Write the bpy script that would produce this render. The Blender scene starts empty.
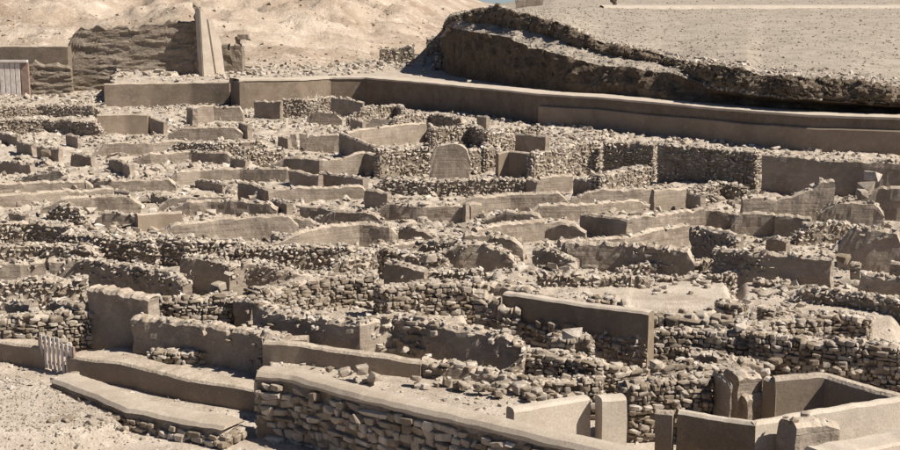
import bpy, bmesh, math, random
import numpy as np
from mathutils import Vector, Matrix, Euler
random.seed(7); rng = np.random.default_rng(7)
SC = bpy.context.scene
COL = SC.collection

# ------------------------------------------------------------------ camera, sky, sun, exposure
F = 1250.0; CX, CY, HOR, CAMH = 450.0, 225.0, 3.0, 7.0     # photo pixels (900 wide), metres
TH = math.atan((CY - HOR) / F)
cam = bpy.data.cameras.new('camera'); cam.sensor_width = 36; cam.lens = F / 900 * 36
cam.clip_start = 0.1; cam.clip_end = 3000
co = bpy.data.objects.new('camera', cam); COL.objects.link(co)
co.location = (0, 0, CAMH); co.rotation_euler = (math.pi / 2 - TH, 0, 0)
SC.camera = co
SUN_EL = math.radians(46); SUN_AZ = math.radians(-18)       # azimuth measured from +X
world = bpy.data.worlds.new('World'); SC.world = world; world.use_nodes = True
wn = world.node_tree.nodes; wl = world.node_tree.links
bg = wn['Background']; sky = wn.new('ShaderNodeTexSky'); sky.sky_type = 'NISHITA'
sky.sun_disc = False; sky.sun_elevation = SUN_EL; sky.sun_rotation = math.pi / 2 - SUN_AZ
sky.dust_density = 0.5; sky.air_density = 0.5; sky.altitude = 300
wl.new(sky.outputs[0], bg.inputs[0]); bg.inputs[1].default_value = 0.055
sd = bpy.data.lights.new('sun', 'SUN'); sd.energy = 5.0; sd.angle = math.radians(0.5); sd.color = (1, .93, .82)
so = bpy.data.objects.new('sun', sd); COL.objects.link(so)
svec = Vector((math.cos(SUN_EL) * math.cos(SUN_AZ), math.cos(SUN_EL) * math.sin(SUN_AZ), math.sin(SUN_EL)))
so.rotation_euler = svec.to_track_quat('Z', 'Y').to_euler(); so.location = svec * 60
SC.view_settings.view_transform = 'Standard'; SC.view_settings.look = 'None'
SC.view_settings.gamma = 1; SC.view_settings.exposure = 0.70

# ------------------------------------------------------------------ layout helpers
def ray(px, py):
    a = (px - CX) / F; b = -(py - CY) / F
    return Vector((a, math.cos(TH) + b * math.sin(TH), -math.sin(TH) + b * math.cos(TH)))
def atz(px, py, z):                    # point of height z seen there
    r = ray(px, py); t = (z - CAMH) / r.z
    return Vector((r.x * t, r.y * t, z))
def aty(px, py, d):                    # point at distance d seen there
    r = ray(px, py); t = d / r.y
    return Vector((r.x * t, d, CAMH + r.z * t))

# ------------------------------------------------------------------ vector noise
def _h(ix, iy, iz):
    n = (ix.astype(np.int64) * 73856093) ^ (iy.astype(np.int64) * 19349663) ^ (iz.astype(np.int64) * 83492791)
    n = (n ^ (n >> 13)) * 1274126177 & 0xffffffff
    n = (n ^ (n >> 16)) * 2246822519 & 0xffffffff
    n = n ^ (n >> 15)
    return (n & 0xffff) / 65535.0
def vnoise(p):
    p = np.asarray(p, float); f = np.floor(p); i = f.astype(np.int64); u = p - f; u = u * u * (3 - 2 * u)
    r = 0
    for dx in (0, 1):
        wx = u[:, 0] if dx else 1 - u[:, 0]
        for dy in (0, 1):
            wy = u[:, 1] if dy else 1 - u[:, 1]
            for dz in (0, 1):
                wz = u[:, 2] if dz else 1 - u[:, 2]
                r = r + wx * wy * wz * _h(i[:, 0] + dx, i[:, 1] + dy, i[:, 2] + dz)
    return r * 2 - 1
def fbm(p, o=3, lac=2.1, g=.5):
    p = np.asarray(p, float); s = 0; a = 1; t = 0
    for k in range(o):
        s = s + a * vnoise(p + 17.3 * k); t += a; a *= g; p = p * lac
    return s / t

# ------------------------------------------------------------------ materials
def tone_adj(c):                       # shared palette trim: a little darker, less yellow
    l = .3 * c[0] + .6 * c[1] + .1 * c[2]; return tuple(.83 * (l + (v - l) * .86) * k for v, k in zip(c, (1.01, .985, 1.0)))
def mat(name, base, dark, light, scale=1.0, bump=.5, bdist=.02, tone=None, layers=0, rough=.95, speck=0, big=.35, bscale=1.0):
    base, dark, light = map(tone_adj, (base, dark, light))
    m = bpy.data.materials.new(name); m.use_nodes = True
    N = m.node_tree.nodes; L = m.node_tree.links; b = N['Principled BSDF']
    b.inputs['Roughness'].default_value = rough
    b.inputs['Specular IOR Level'].default_value = .15
    geo = N.new('ShaderNodeNewGeometry')
    P = geo.outputs['Position']
    def noise(sc, det=4, ro=.6, vec=P):
        n = N.new('ShaderNodeTexNoise'); n.inputs['Scale'].default_value = sc
        n.inputs['Detail'].default_value = det; n.inputs['Roughness'].default_value = ro
        L.new(vec, n.inputs['Vector']); return n.outputs['Fac']
    def mix(a, bb, fac, mode='MIX'):
        x = N.new('ShaderNodeMix'); x.data_type = 'RGBA'; x.blend_type = mode
        for s, v in ((x.inputs[6], a), (x.inputs[7], bb), (x.inputs[0], fac)):
            if isinstance(v, (tuple, list)): s.default_value = (*v, 1)
            elif isinstance(v, (int, float)): s.default_value = v
            else: L.new(v, s)
        return x.outputs[2]
    def mapr(v, a, bb, c=0., d=1.):
        x = N.new('ShaderNodeMapRange'); x.inputs[1].default_value = a; x.inputs[2].default_value = bb
        x.inputs[3].default_value = c; x.inputs[4].default_value = d; L.new(v, x.inputs[0]); return x.outputs[0]
    c = mix(dark, base, mapr(noise(1.1 * scale, 5), .36, .6))
    c = mix(c, light, mapr(noise(4.3 * scale, 5, .7), .52, .74))
    c = mix(c, dark, mapr(noise(.35 * scale, 3), .5, .75, 0, big))
    fine = noise(38 * scale, 3, .7)
    v = N.new('ShaderNodeHueSaturation'); L.new(mapr(fine, .3, .7, .8, 1.2), v.inputs['Value']); L.new(c, v.inputs['Color']); c = v.outputs[0]
    if tone == 'info':
        oi = N.new('ShaderNodeObjectInfo'); tv = oi.outputs['Random']
    elif tone == 'attr':
        at = N.new('ShaderNodeAttribute'); at.attribute_name = 'tone'; tv = at.outputs['Fac']
    if tone:
        v = N.new('ShaderNodeHueSaturation'); L.new(mapr(tv, 0, 1, .62, 1.28), v.inputs['Value']); L.new(c, v.inputs['Color'])
        L.new(mapr(tv, 0, 1, 1.15, .7), v.inputs['Saturation']); c = v.outputs[0]
    L.new(c, b.inputs['Base Color'])
    h = noise(9 * bscale, 6, .72)
    if speck:
        vo = N.new('ShaderNodeTexVoronoi'); vo.inputs['Scale'].default_value = speck; L.new(P, vo.inputs['Vector'])
        ad = N.new('ShaderNodeMath'); ad.operation = 'ADD'; L.new(h, ad.inputs[0])
        L.new(mapr(vo.outputs['Distance'], 0, .5, .5, 0), ad.inputs[1]); h = ad.outputs[0]
    if layers:
        mp = N.new('ShaderNodeMapping'); mp.inputs['Scale'].default_value = (.35, .35, layers); L.new(P, mp.inputs['Vector'])
        ln = noise(1.6, 3, .6, mp.outputs[0])
        ad = N.new('ShaderNodeMath'); ad.operation = 'ADD'; L.new(h, ad.inputs[0]); L.new(ln, ad.inputs[1]); h = ad.outputs[0]
    bp = N.new('ShaderNodeBump'); bp.inputs['Strength'].default_value = bump; bp.inputs['Distance'].default_value = bdist
    L.new(h, bp.inputs['Height']); L.new(bp.outputs[0], b.inputs['Normal'])
    return m
M = {}
M['ground'] = mat('dusty_ground', (.50, .43, .34), (.37, .305, .23), (.60, .535, .44), bump=.55, bdist=.03, speck=14)
M['hill'] = mat('limestone_scree', (.52, .43, .325), (.35, .262, .182), (.65, .565, .455), scale=.13, bump=.8, bdist=.5, bscale=.1, big=.6)
M['gravel_slope'] = mat('gravel_slope', (.385, .335, .26), (.30, .255, .195), (.46, .405, .32), scale=.7, bump=.6, bdist=.05, speck=5, bscale=.6)
M['conglomerate'] = mat('conglomerate', (.165, .12, .075), (.10, .073, .045), (.26, .20, .135), bump=.9, bdist=.09, speck=3.5, bscale=.35)
M['congl_top'] = mat('conglomerate_crust', (.20, .155, .105), (.11, .083, .055), (.33, .27, .19), bump=.9, bdist=.09, speck=3.5, bscale=.35)
M['old'] = mat('old_mud_render', (.225, .175, .125), (.165, .128, .09), (.29, .232, .17), bump=.5, bdist=.03, layers=3)
M['mud'] = mat('mudbrick', (.35, .29, .22), (.255, .205, .15), (.45, .38, .305), bump=.7, bdist=.035, layers=7)
M['mudtop'] = mat('mudbrick_ruin', (.31, .255, .19), (.21, .168, .12), (.42, .355, .27), bump=1, bdist=.1, layers=3.2, bscale=.4)
M['plaster'] = mat('mud_plaster', (.33, .26, .182), (.27, .21, .145), (.39, .315, .23), bump=.3, bdist=.015, big=.5)
M['brown'] = mat('brown_render', (.29, .222, .148), (.22, .168, .11), (.35, .275, .19), bump=.5, bdist=.02, big=.8)  # brown render; on the enclosure front its dark tone paints in shade
M['paleplaster'] = mat('pale_plaster', (.54, .47, .37), (.46, .39, .30), (.60, .53, .43), bump=.3, bdist=.015)  # pale plaster; on sunlit walls the sun's brightness is put into the colour
M['mortar'] = mat('earth_mortar', (.29, .235, .17), (.19, .15, .105), (.42, .35, .265), bump=.8, bdist=.04, speck=11)
M['stone'] = mat('limestone_block', (.41, .34, .25), (.27, .215, .15), (.60, .53, .42), scale=2, bump=.5, bdist=.012, tone='info')
M['stones'] = mat('limestone_rubble', (.50, .43, .335), (.33, .27, .195), (.70, .63, .52), scale=2, bump=.4, bdist=.015, tone='attr')
M['dust'] = mat('dusty_wall_top', (.50, .42, .32), (.36, .29, .21), (.62, .54, .43), scale=1.6, bump=.6, bdist=.03, speck=12)  # dusty capping, paler than the faces to paint in sunlight on tops
M['white'] = mat('weathered_white_paint', (.70, .66, .60), (.55, .45, .38), (.78, .75, .70), scale=3, bump=.2, bdist=.004)
M['wood'] = mat('weathered_wood', (.34, .24, .18), (.24, .16, .12), (.42, .32, .25), scale=3, bump=.3, bdist=.006)

# ------------------------------------------------------------------ object helpers
def mesh_np(name, v, faces, m, smooth=False, tone=None, mats=None):
    me = bpy.data.meshes.new(name)
    v = np.asarray(v, np.float32)
    if isinstance(faces, np.ndarray):
        k = faces.shape[1]; n = len(faces)
        me.vertices.add(len(v)); me.vertices.foreach_set('co', v.ravel())
        me.loops.add(n * k); me.loops.foreach_set('vertex_index', faces.astype(np.int32).ravel())
        me.polygons.add(n); me.polygons.foreach_set('loop_start', np.arange(0, n * k, k, dtype=np.int32))
        me.update(calc_edges=True)
    else:
        me.from_pydata([tuple(map(float, q)) for q in v], [], faces)
    me.polygons.foreach_set('use_smooth', np.full(len(me.polygons), bool(smooth)))
    if smooth == 'auto': me.set_sharp_from_angle(angle=math.radians(24))
    if tone is not None:
        a = me.attributes.new('tone', 'FLOAT', 'POINT'); a.data.foreach_set('value', np.asarray(tone, np.float32))
    me.materials.append(M[m] if isinstance(m, str) else m); me.update()
    return me
def link(name, me, parent=None, loc=(0, 0, 0), kind=None):
    o = bpy.data.objects.new(name, me); COL.objects.link(o); o.location = loc
    if parent: o.parent = parent
    if kind: o['kind'] = kind
    return o
def thing(name, label, cat, loc, group=None):
    o = bpy.data.objects.new(name, None); COL.objects.link(o); o.location = loc; o.empty_display_size = .3
    o['label'] = label; o['category'] = cat; o['kind'] = 'thing'
    if group: o['group'] = group
    return o

# rock templates: convex hulls
def rock(seed, n, sq=.55, box=0.0):
    r = np.random.default_rng(seed); bm = bmesh.new()
    for k in range(n):
        p = r.normal(size=3); p /= np.linalg.norm(p)
        if box: p = np.sign(p) * np.abs(p) ** (1 - box)
        p = p / max(np.max(np.abs(p)), .6) * r.uniform(.82, 1.0) * .5
        bm.verts.new(p * 1.0)
    res = bmesh.ops.convex_hull(bm, input=bm.verts)
    bmesh.ops.delete(bm, geom=[g for g in res['geom_interior'] if isinstance(g, bmesh.types.BMVert)], context='VERTS')
    bmesh.ops.triangulate(bm, faces=bm.faces)
    bm.verts.index_update()
    V = np.array([v.co[:] for v in bm.verts]); Fc = np.array([[v.index for v in f.verts] for f in bm.faces])
    bm.free(); return V, Fc
ROCK = [rock(100 + k, 11, box=.3) for k in range(10)]        # about 18 triangles
def blocky(seed):                         # a chipped block: every corner knocked off differently
    r = np.random.default_rng(seed); bm = bmesh.new()
    for sx in (-1, 1):
        for sy in (-1, 1):
            for sz in (-1, 1):
                c = np.array([sx * r.uniform(.38, .52), sy * r.uniform(.4, .5), sz * r.uniform(.36, .52)]); ch = r.uniform(.1, .3, 3)
                for k in range(3):
                    p = c.copy()
                    for j in range(3):
                        if j != k: p[j] -= np.sign(c[j]) * ch[j] * r.uniform(.5, 1)
                    bm.verts.new(p)
    res = bmesh.ops.convex_hull(bm, input=bm.verts)
    bmesh.ops.delete(bm, geom=list({g for g in res['geom_interior'] if isinstance(g, bmesh.types.BMVert)}), context='VERTS')
    bmesh.ops.triangulate(bm, faces=bm.faces); bm.verts.index_update()
    V = np.array([v.co[:] for v in bm.verts]); Fc = np.array([[v.index for v in f.verts] for f in bm.faces]); bm.free(); return V, Fc
ROCKN = [blocky(200 + k) for k in range(8)] + [rock(230 + k, 24, box=.5) for k in range(6)]      # about 44 triangles
STONE_ME = [mesh_np('stone', V, Fc, 'stone') for V, Fc in ROCKN]
def rotm(rz, tilt, n):
    """n rotation matrices: about z by rz, with random tilt"""
    a = rng.normal(0, 1, n) * tilt; b = rng.normal(0, 1, n) * tilt
    cz, sz = np.cos(rz), np.sin(rz); ca, sa = np.cos(a), np.sin(a); cb, sb = np.cos(b), np.sin(b)
    Z = np.zeros((n, 3, 3)); Z[:, 0, 0] = cz; Z[:, 0, 1] = -sz; Z[:, 1, 0] = sz; Z[:, 1, 1] = cz; Z[:, 2, 2] = 1
    X = np.zeros((n, 3, 3)); X[:, 0, 0] = 1; X[:, 1, 1] = ca; X[:, 1, 2] = -sa; X[:, 2, 1] = sa; X[:, 2, 2] = ca
    Y = np.zeros((n, 3, 3)); Y[:, 1, 1] = 1; Y[:, 0, 0] = cb; Y[:, 0, 2] = sb; Y[:, 2, 0] = -sb; Y[:, 2, 2] = cb
    return Z @ X @ Y
def joined(name, pos, size, rz, tilt, m='stones', tmpl=ROCK, parent=None, kind='stuff', origin=(0, 0, 0)):
    n = len(pos)
    if n == 0: return None
    pos = np.asarray(pos) - np.asarray(origin); size = np.asarray(size); R = rotm(np.asarray(rz), tilt, n)
    idx = rng.integers(0, len(tmpl), n); V = []; Fs = []; T = []; off = 0
    tone = np.clip(rng.normal(.5, .22, n), 0, 1)
    for k, (tv, tf) in enumerate(tmpl):
        s = np.where(idx == k)[0]
        if len(s) == 0: continue
        v = tv[None] * size[s][:, None, :]
        v = np.einsum('nij,nkj->nki', R[s], v) + pos[s][:, None, :]
        V.append(v.reshape(-1, 3)); Fs.append((tf[None] + (np.arange(len(s)) * len(tv))[:, None, None] + off).reshape(-1, 3))
        T.append(np.repeat(tone[s], len(tv))); off += len(s) * len(tv)
    me = mesh_np(name, np.concatenate(V), np.concatenate(Fs), m, tone=np.concatenate(T))
    return link(name, me, parent, kind=kind)

# ------------------------------------------------------------------ walls
def resample(pts, step):
    P = np.array([[p.x, p.y, h] for p, h in pts]); d = np.hypot(*(P[1:, :2] - P[:-1, :2]).T); s = np.concatenate([[0], np.cumsum(d)])
    n = max(5, int(s[-1] / step) + 1); t = np.linspace(0, s[-1], n)
    Q = np.stack([np.interp(t, s, P[:, k]) for k in range(3)], 1)
    T = np.gradient(Q[:, :2], axis=0); T /= np.linalg.norm(T, axis=1)[:, None] + 1e-9
    k = np.ones(5) / 5
    if n > 12:
        Tp = np.pad(T, ((2, 2), (0, 0)), 'edge'); T = np.stack([np.convolve(Tp[:, j], k, 'valid') for j in (0, 1)], 1)
        T /= np.linalg.norm(T, axis=1)[:, None] + 1e-9
    return t, Q, T
AMP = dict(m=(.06, .032), r=(.05, .045), p=(.016, .028), b=(.17, .26), q=(.02, .035))
CORE = dict(m='mud', r='mortar', p='plaster', b='mudtop', q='old')
WALLS = []
NM = dict(m='mudbrick_wall', r='rubble_wall', p='plastered_wall', b='mudbrick_ruin', q='plastered_wall')
def core_mesh(t, Q, T, thick, style, origin, z0=-.45, mname=None, seed=0):
    n = len(t); a, ca = AMP[style]; dist = Q[:, 1].mean()
    K = 12 if dist < 32 else 9 if dist < 45 else 6
    if style in 'pq': K = 5
    if style == 'b': K = 44
    Nn = np.stack([-T[:, 1], T[:, 0]], 1)                    # points away from camera (left of direction)
    side = np.sign((Nn * Q[:, :2]).sum(1)); Nn *= side[:, None]
    h = Q[:, 2] + ca * (fbm(np.stack([t * 1.7, t * 0 + seed, t * 0], 1), 3) * 1.3 + (.5 * fbm(np.stack([t * 6, t * 0 + seed, t * 0 + 5], 1), 2)))
    if style in 'mr':
        g = vnoise(np.stack([t * .9, t * 0 + seed * 3.1, t * 0 + 9], 1)); h -= np.clip(g - .45, 0, 1) * .2 * np.minimum(h, 1)
        h += .035 * vnoise(np.stack([t * 14, t * 0 + seed, t * 0 + 2], 1))
    fr = np.concatenate([[0], np.linspace(.04, 1, K)]) ; rr = min(.04 if style == 'p' else .06, thick * .2)
    prof = []                                                # (w, zfrac, dz)
    for f in fr[:-1]: prof.append((.03 * (f) , f, 0))
    prof.append((.03, 1, -rr)); nfr = len(prof)
    tops = [(.03 + rr, 1, 0), (thick * .5, 1, ca * .3), (thick - .03 - rr, 1, 0)]
    back = [(thick - p[0], p[1], p[2]) for p in prof][::-1]
    full = prof + tops + back; m = len(full)
    V = np.zeros((n, m, 3))
    for j, (w, f, dz) in enumerate(full):
        z = z0 + (h - z0) * f + dz
        V[:, j, 0] = Q[:, 0] + Nn[:, 0] * w; V[:, j, 1] = Q[:, 1] + Nn[:, 1] * w; V[:, j, 2] = z
    fl = V.reshape(-1, 3)
    sc = 2.2 if style != 'b' else .9
    nz = fbm(fl * np.array([sc, sc, sc * (1.4 if style != 'b' else 3.5)]) + seed, 5, g=.68)
    if style == 'b':
        nz = nz * .6 + .3 * vnoise(fl * np.array([.2, .2, 3.0]) + seed) + .45 * vnoise(fl * np.array([.7, .7, 5]) + seed) + .5 * vnoise(fl * np.array([1.8, 1.8, 6.5]) + seed)
    dirs = np.zeros((n, m, 3)); dirs[:, :nfr, :2] = -Nn[:, None]; dirs[:, nfr:nfr + 3, 2] = .8; dirs[:, nfr + 3:, :2] = Nn[:, None]
    V = (fl + dirs.reshape(-1, 3) * (nz * a)[:, None]).reshape(n, m, 3)
    # ends a little uneven
    e = .5 * a * 1.5
    for i in (0, n - 1):
        V[i, :, :2] += (T[i] * 1)[None] * (fbm(V[i] * 3 + seed, 3) * e * 2)[:, None]
    idx = np.arange(n * m).reshape(n, m)
    q = np.stack([idx[:-1, :-1], idx[1:, :-1], idx[1:, 1:], idx[:-1, 1:]], -1).reshape(-1, 4)
    caps = []
    for i, fl_ in ((0, 0), (n - 1, 1)):
        lo = idx[i]
        for j in range(m // 2):
            a1, b1, c1, d1 = lo[j], lo[j + 1], lo[m - 2 - j], lo[m - 1 - j]
            if b1 == c1:
                break
            caps.append((a1, b1, c1, d1) if not fl_ else (d1, c1, b1, a1))
            if j + 1 >= m - 2 - j: break
    if side[0] < 0: pass
    faces = np.concatenate([q, np.array(caps)])
    # cap middle tri
    me = mesh_np(mname or 'wall_body', V.reshape(-1, 3) - np.array(origin), faces, CORE[style] if not isinstance(mname, tuple) else 'mud', smooth='auto' if style in 'pq' else False)
    me.materials.append(M['dust'] if style != 'b' else M['mudtop'])  # tops get a paler colour than faces, sunlight painted in
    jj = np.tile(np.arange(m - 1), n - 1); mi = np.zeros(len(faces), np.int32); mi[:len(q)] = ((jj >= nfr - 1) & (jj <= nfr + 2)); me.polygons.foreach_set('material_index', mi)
    bm = bmesh.new(); bm.from_mesh(me); bmesh.ops.recalc_face_normals(bm, faces=bm.faces); bm.to_mesh(me); bm.free()
    return me, h, Nn
def wall(style, thick, pts, label, crest=None, near=None, stone_w=None, name=None, cat='wall', z0=-.45, group='ruined walls of the ancient houses', cap=False, flat=False, core=None, face=True, ext=True, low=0):
    """pts: [(px, py, top height)] of the front top edge"""
    P = [(atz(a, b, h), h) for a, b, h in pts]
    if flat:
        k = max(range(len(pts)), key=lambda i: pts[i][2]); d = P[k][0].y; P = []
        for a, b, h in pts:
            p = aty(a, b, d); P.append((p, p.z))
    if style in 'mr' and thick < .46 and P[0][0].y > 27: thick *= .8
    if ext and style in 'mr' and not flat and P[0][0].y > 30 and cat == 'wall' and P[0][1] < 1.55:
        a, ha = P[0]; b, hb = P[-1]; dv = (b - a); dv.z = 0; L0 = dv.length; dv /= max(L0, 1e-6)
        if abs(dv.y) < .4 * abs(dv.x):                       # crumbling tails where a long wall runs out
            e0, e1, f0, f1 = random.uniform(.3, .8), random.uniform(.15, .4), .6, .65
        else: e0 = 0
        if e0: P = [(a - dv * e0, ha * f0)] + [(a - dv * e0 * .45, ha * (1 + f0) / 2)] + P + [(b + dv * e1 * .45, hb * (1 + f1) / 2), (b + dv * e1, hb * f1)]
    return wall_w(style, thick, P, label, crest, near, stone_w, name, cat, z0, group, cap, core, face, low)
def wall_w(style, thick, P, label, crest=None, near=None, stone_w=None, name=None, cat='wall', z0=-.45, group='ruined walls of the ancient houses', cap=False, core=None, face=True, low=0):
    d0 = np.mean([p.y for p, h in P]); step = float(np.clip(d0 * .0028, .06, .22))
    t, Q, T = resample(P, step); c = Q[len(Q) // 2]; origin = (c[0], c[1], 0.0)
    seed = len(WALLS) * 7.7
    root = thing(name or NM[style], label, cat, origin, group)
    Qb = Q.copy(); Qb[:, 2] -= .07 if cap else 0
    me, h, Nn = core_mesh(t, Qb, T, thick, style, origin, z0, seed=seed)
    link('wall_body', me, root)
    if core: me.materials[0] = M[core]; me.materials[1] = M['paleplaster']  # top kept pale under any core, sunlight painted in
    WALLS.append((root, Q, thick, label))
    L = t[-1]; near = (d0 < 26.5) if near is None else near
    if cap:                                                  # smooth mud capping, a little proud of the face
        t2, Q2, T2 = t, Q.copy(), T
        cm = cap_mesh(t, Q, T, Nn, thick, origin, seed); link('capping', cm, root)
    pos = []; size = []; rz = []; ind = []
    def put(s, w, z, sx, sy, sz, dr=0):
        x = np.interp(s, t, Q[:, 0]); y = np.interp(s, t, Q[:, 1])
        k = min(len(t) - 1, int(s / max(L, 1e-6) * (len(t) - 1)))
        pos.append((x + Nn[k, 0] * w, y + Nn[k, 1] * w, z)); size.append((sx, sy, sz)); rz.append(math.atan2(T[k, 1], T[k, 0]) + dr)
    sw = stone_w or (.105 + d0 * .0013)
    if style == 'r' or low or (style == 'm' and d0 < 34 and face):
        mn = vnoise(np.stack([t * .8, t * 0 + seed, t * 0], 1)) if style == 'm' else t * 0 + 9
        hm = min(h.max(), low + .15) if low else h.max(); z = random.uniform(.02, .06) - .02
        while z < hm:
            rh = random.uniform(.36, .75) * sw; s = random.uniform(0, .5) * sw
            while s < L - sw * .15:
                w = random.choice((.45, .7, .9, 1.1, 1.6)) * random.uniform(.85, 1.15) * sw
                hh = np.interp(s + w / 2, t, h)
                if s + w > L + .05: w = max(.5 * sw, L - s)
                okm = style == 'r' or (low and z < low + random.gauss(0, .06)) or (not low) and (np.interp(s, t, mn) + 1.1 * (z / max(hh, .1) - .75) + random.gauss(0, .35) > .15)
                if okm and z + rh * .5 < hh - (.10 if cap else 0) and random.random() > (.03 if near else .08):
                    zz = z + rh / 2 + random.uniform(-.3, .3) * rh * (.4 if near else 1)
                    put(s + w / 2, (random.uniform(-.02, .05) + .02) if style == 'r' or low else random.uniform(.03, .07), zz, w * random.uniform(.85, 1.08) * (1.1 if near else 1), .14 + .12 * random.random(), rh * random.uniform(.7, 1.2) * (1.15 if near else 1), random.uniform(-.25, .25) * (.3 if near else 1))
                s += w
            z += rh
        for e in ((0, L) if style == 'r' else ()):           # end faces
            z = .03
            he = np.interp(e, t, h)
            while z < he - .04:
                rh = random.uniform(.5, .85) * sw; ww = 0.03
                while ww < thick - .05:
                    w = random.uniform(.6, 1.3) * sw
                    put(e, ww + w / 2, z + rh / 2, .16, w, rh * .97, random.uniform(-.1, .1)); ww += w
                z += rh
    cr = crest if crest is not None else {'r': 1.0, 'm': .45, 'p': 0, 'b': 0, 'q': 0}[style]
    if cr and not cap:
        k = int(min(L * thick / (sw * sw * .55) * cr, 900)) + int(L * cr * 2)
        for _ in range(k):
            s = random.uniform(0, L); w = random.uniform(.07, thick - .04); ss = sw * (random.uniform(.3, .75) if random.random() < .8 else random.uniform(.75, 1.2))
            hh = np.interp(s, t, h)
            put(s, w, hh + ss * random.uniform(-.12, .15), ss * random.uniform(.8, 1.5), ss, ss * random.uniform(.45, .8), random.uniform(0, 3.1))
    if pos:
        pos = np.array(pos); size = np.array(size); rz = np.array(rz)
        if near:
            # the largest, in view, as parts; the rest as one mesh
            big = (size.max(1) >= .15)
            px = CX + F * pos[:, 0] / pos[:, 1]; big &= (px > -20) & (px < 920)
            cand = np.where(big)[0]; cand = cand[np.argsort(-size[cand].prod(1))][:PART_CAP if style == 'r' else 40]
            keep = np.zeros(len(pos), bool); keep[cand] = True
            for i in cand:
                o = bpy.data.objects.new('stone', STONE_ME[random.randrange(len(STONE_ME))]); COL.objects.link(o); o.parent = root
                o.location = pos[i] - np.array(origin); o.scale = size[i]
                o.rotation_euler = (random.gauss(0, .1), random.gauss(0, .1), rz[i] + random.choice((0, math.pi)))
            joined('small_stones', pos[~keep], size[~keep], rz[~keep], .1, parent=root, origin=origin)
        else:
            joined('stone_facing' if style == 'r' else 'crest_stones', pos, size, rz, .22, parent=root, origin=origin)
    return root
PART_CAP = 290
def cap_mesh(t, Q, T, Nn, thick, origin, seed):
    n = len(t); e = .012; V = np.zeros((n, 8, 3)); hc = Q[:, 2]
    low = (.11 if hc.max() > .8 else .05) + .02 * fbm(np.stack([t * 3, t * 0 + seed, t * 0], 1), 2)
    for j, (w, zt) in enumerate(((-e, None), (-e, -.055), (.045, .006), (thick * .35, .03), (thick * .7, .028), (thick - .045, .006), (thick + e, -.055), (thick + e, None))):
        z = hc - low if zt is None else hc + zt
        V[:, j, 0] = Q[:, 0] + Nn[:, 0] * w; V[:, j, 1] = Q[:, 1] + Nn[:, 1] * w; V[:, j, 2] = z
    fl = V.reshape(-1, 3); nz = fbm(fl * 3 + seed, 4) * .02; fl[:, 2] += nz; fl[:, 1] += nz * .8
    idx = np.arange(n * 8).reshape(n, 8)
    q = np.stack([idx[:-1, :-1], idx[1:, :-1], idx[1:, 1:], idx[:-1, 1:]], -1).reshape(-1, 4)
    fc = [tuple(x) for x in q] + [tuple(idx[0]), tuple(idx[-1])] + [(int(idx[i, 0]), int(idx[i, 7]), int(idx[i + 1, 7]), int(idx[i + 1, 0])) for i in range(n - 1)]
    fc = [tuple(int(y) for y in x) for x in fc]
    me = mesh_np('capping', fl - np.array(origin), fc, 'plaster_cap', smooth='auto')
    bm = bmesh.new(); bm.from_mesh(me); bmesh.ops.recalc_face_normals(bm, faces=bm.faces); bm.to_mesh(me); bm.free()
    return me
M['plaster_cap'] = mat('mud_capping', (.47, .40, .305), (.40, .33, .245), (.54, .47, .37), bump=.35, bdist=.015)

# ------------------------------------------------------------------ ground
def sdist(P, poly):
    """signed distance (positive inside) of points P (N,2) to polygon"""
    poly = np.asarray(poly, float); n = len(poly); dmin = np.full(len(P), 1e9); ins = np.zeros(len(P), bool)
    for i in range(n):
        a = poly[i]; b = poly[(i + 1) % n]; ab = b - a; t = np.clip(((P - a) @ ab) / (ab @ ab + 1e-12), 0, 1)
        dmin = np.minimum(dmin, np.hypot(*(P - (a + t[:, None] * ab)).T))
        c = ((a[1] > P[:, 1]) != (b[1] > P[:, 1])) & (P[:, 0] < (b[0] - a[0]) * (P[:, 1] - a[1]) / (b[1] - a[1] + 1e-12) + a[0])
        ins ^= c
    return np.where(ins, dmin, -dmin)
def xy(px, py, z=0):
    p = atz(px, py, z); return (p.x, p.y)
LONG = [(239, 80, 2.1), (300, 79.5, 2.0), (330, 78, 1.95), (365, 78, 1.95), (430, 83.5, 1.9), (484, 88.5, 1.9), (540, 94.5, 1.9), (595, 97.5, 1.9), (640, 101.5, 1.9), (720, 109, 1.85), (810, 115.5, 1.85), (900, 118.5, 1.85), (960, 120, 1.85)]
lw = [atz(a, b, h) for a, b, h in LONG]
terr = [(p.x + .2, p.y + .25) for p in lw] + [(60, 60), (200, 300), (-200, 300), (-26, 110), (-24.5, 90), atz(108, 82, 1.7).xy[:] , atz(228, 82, 1.7).xy[:]]
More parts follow.
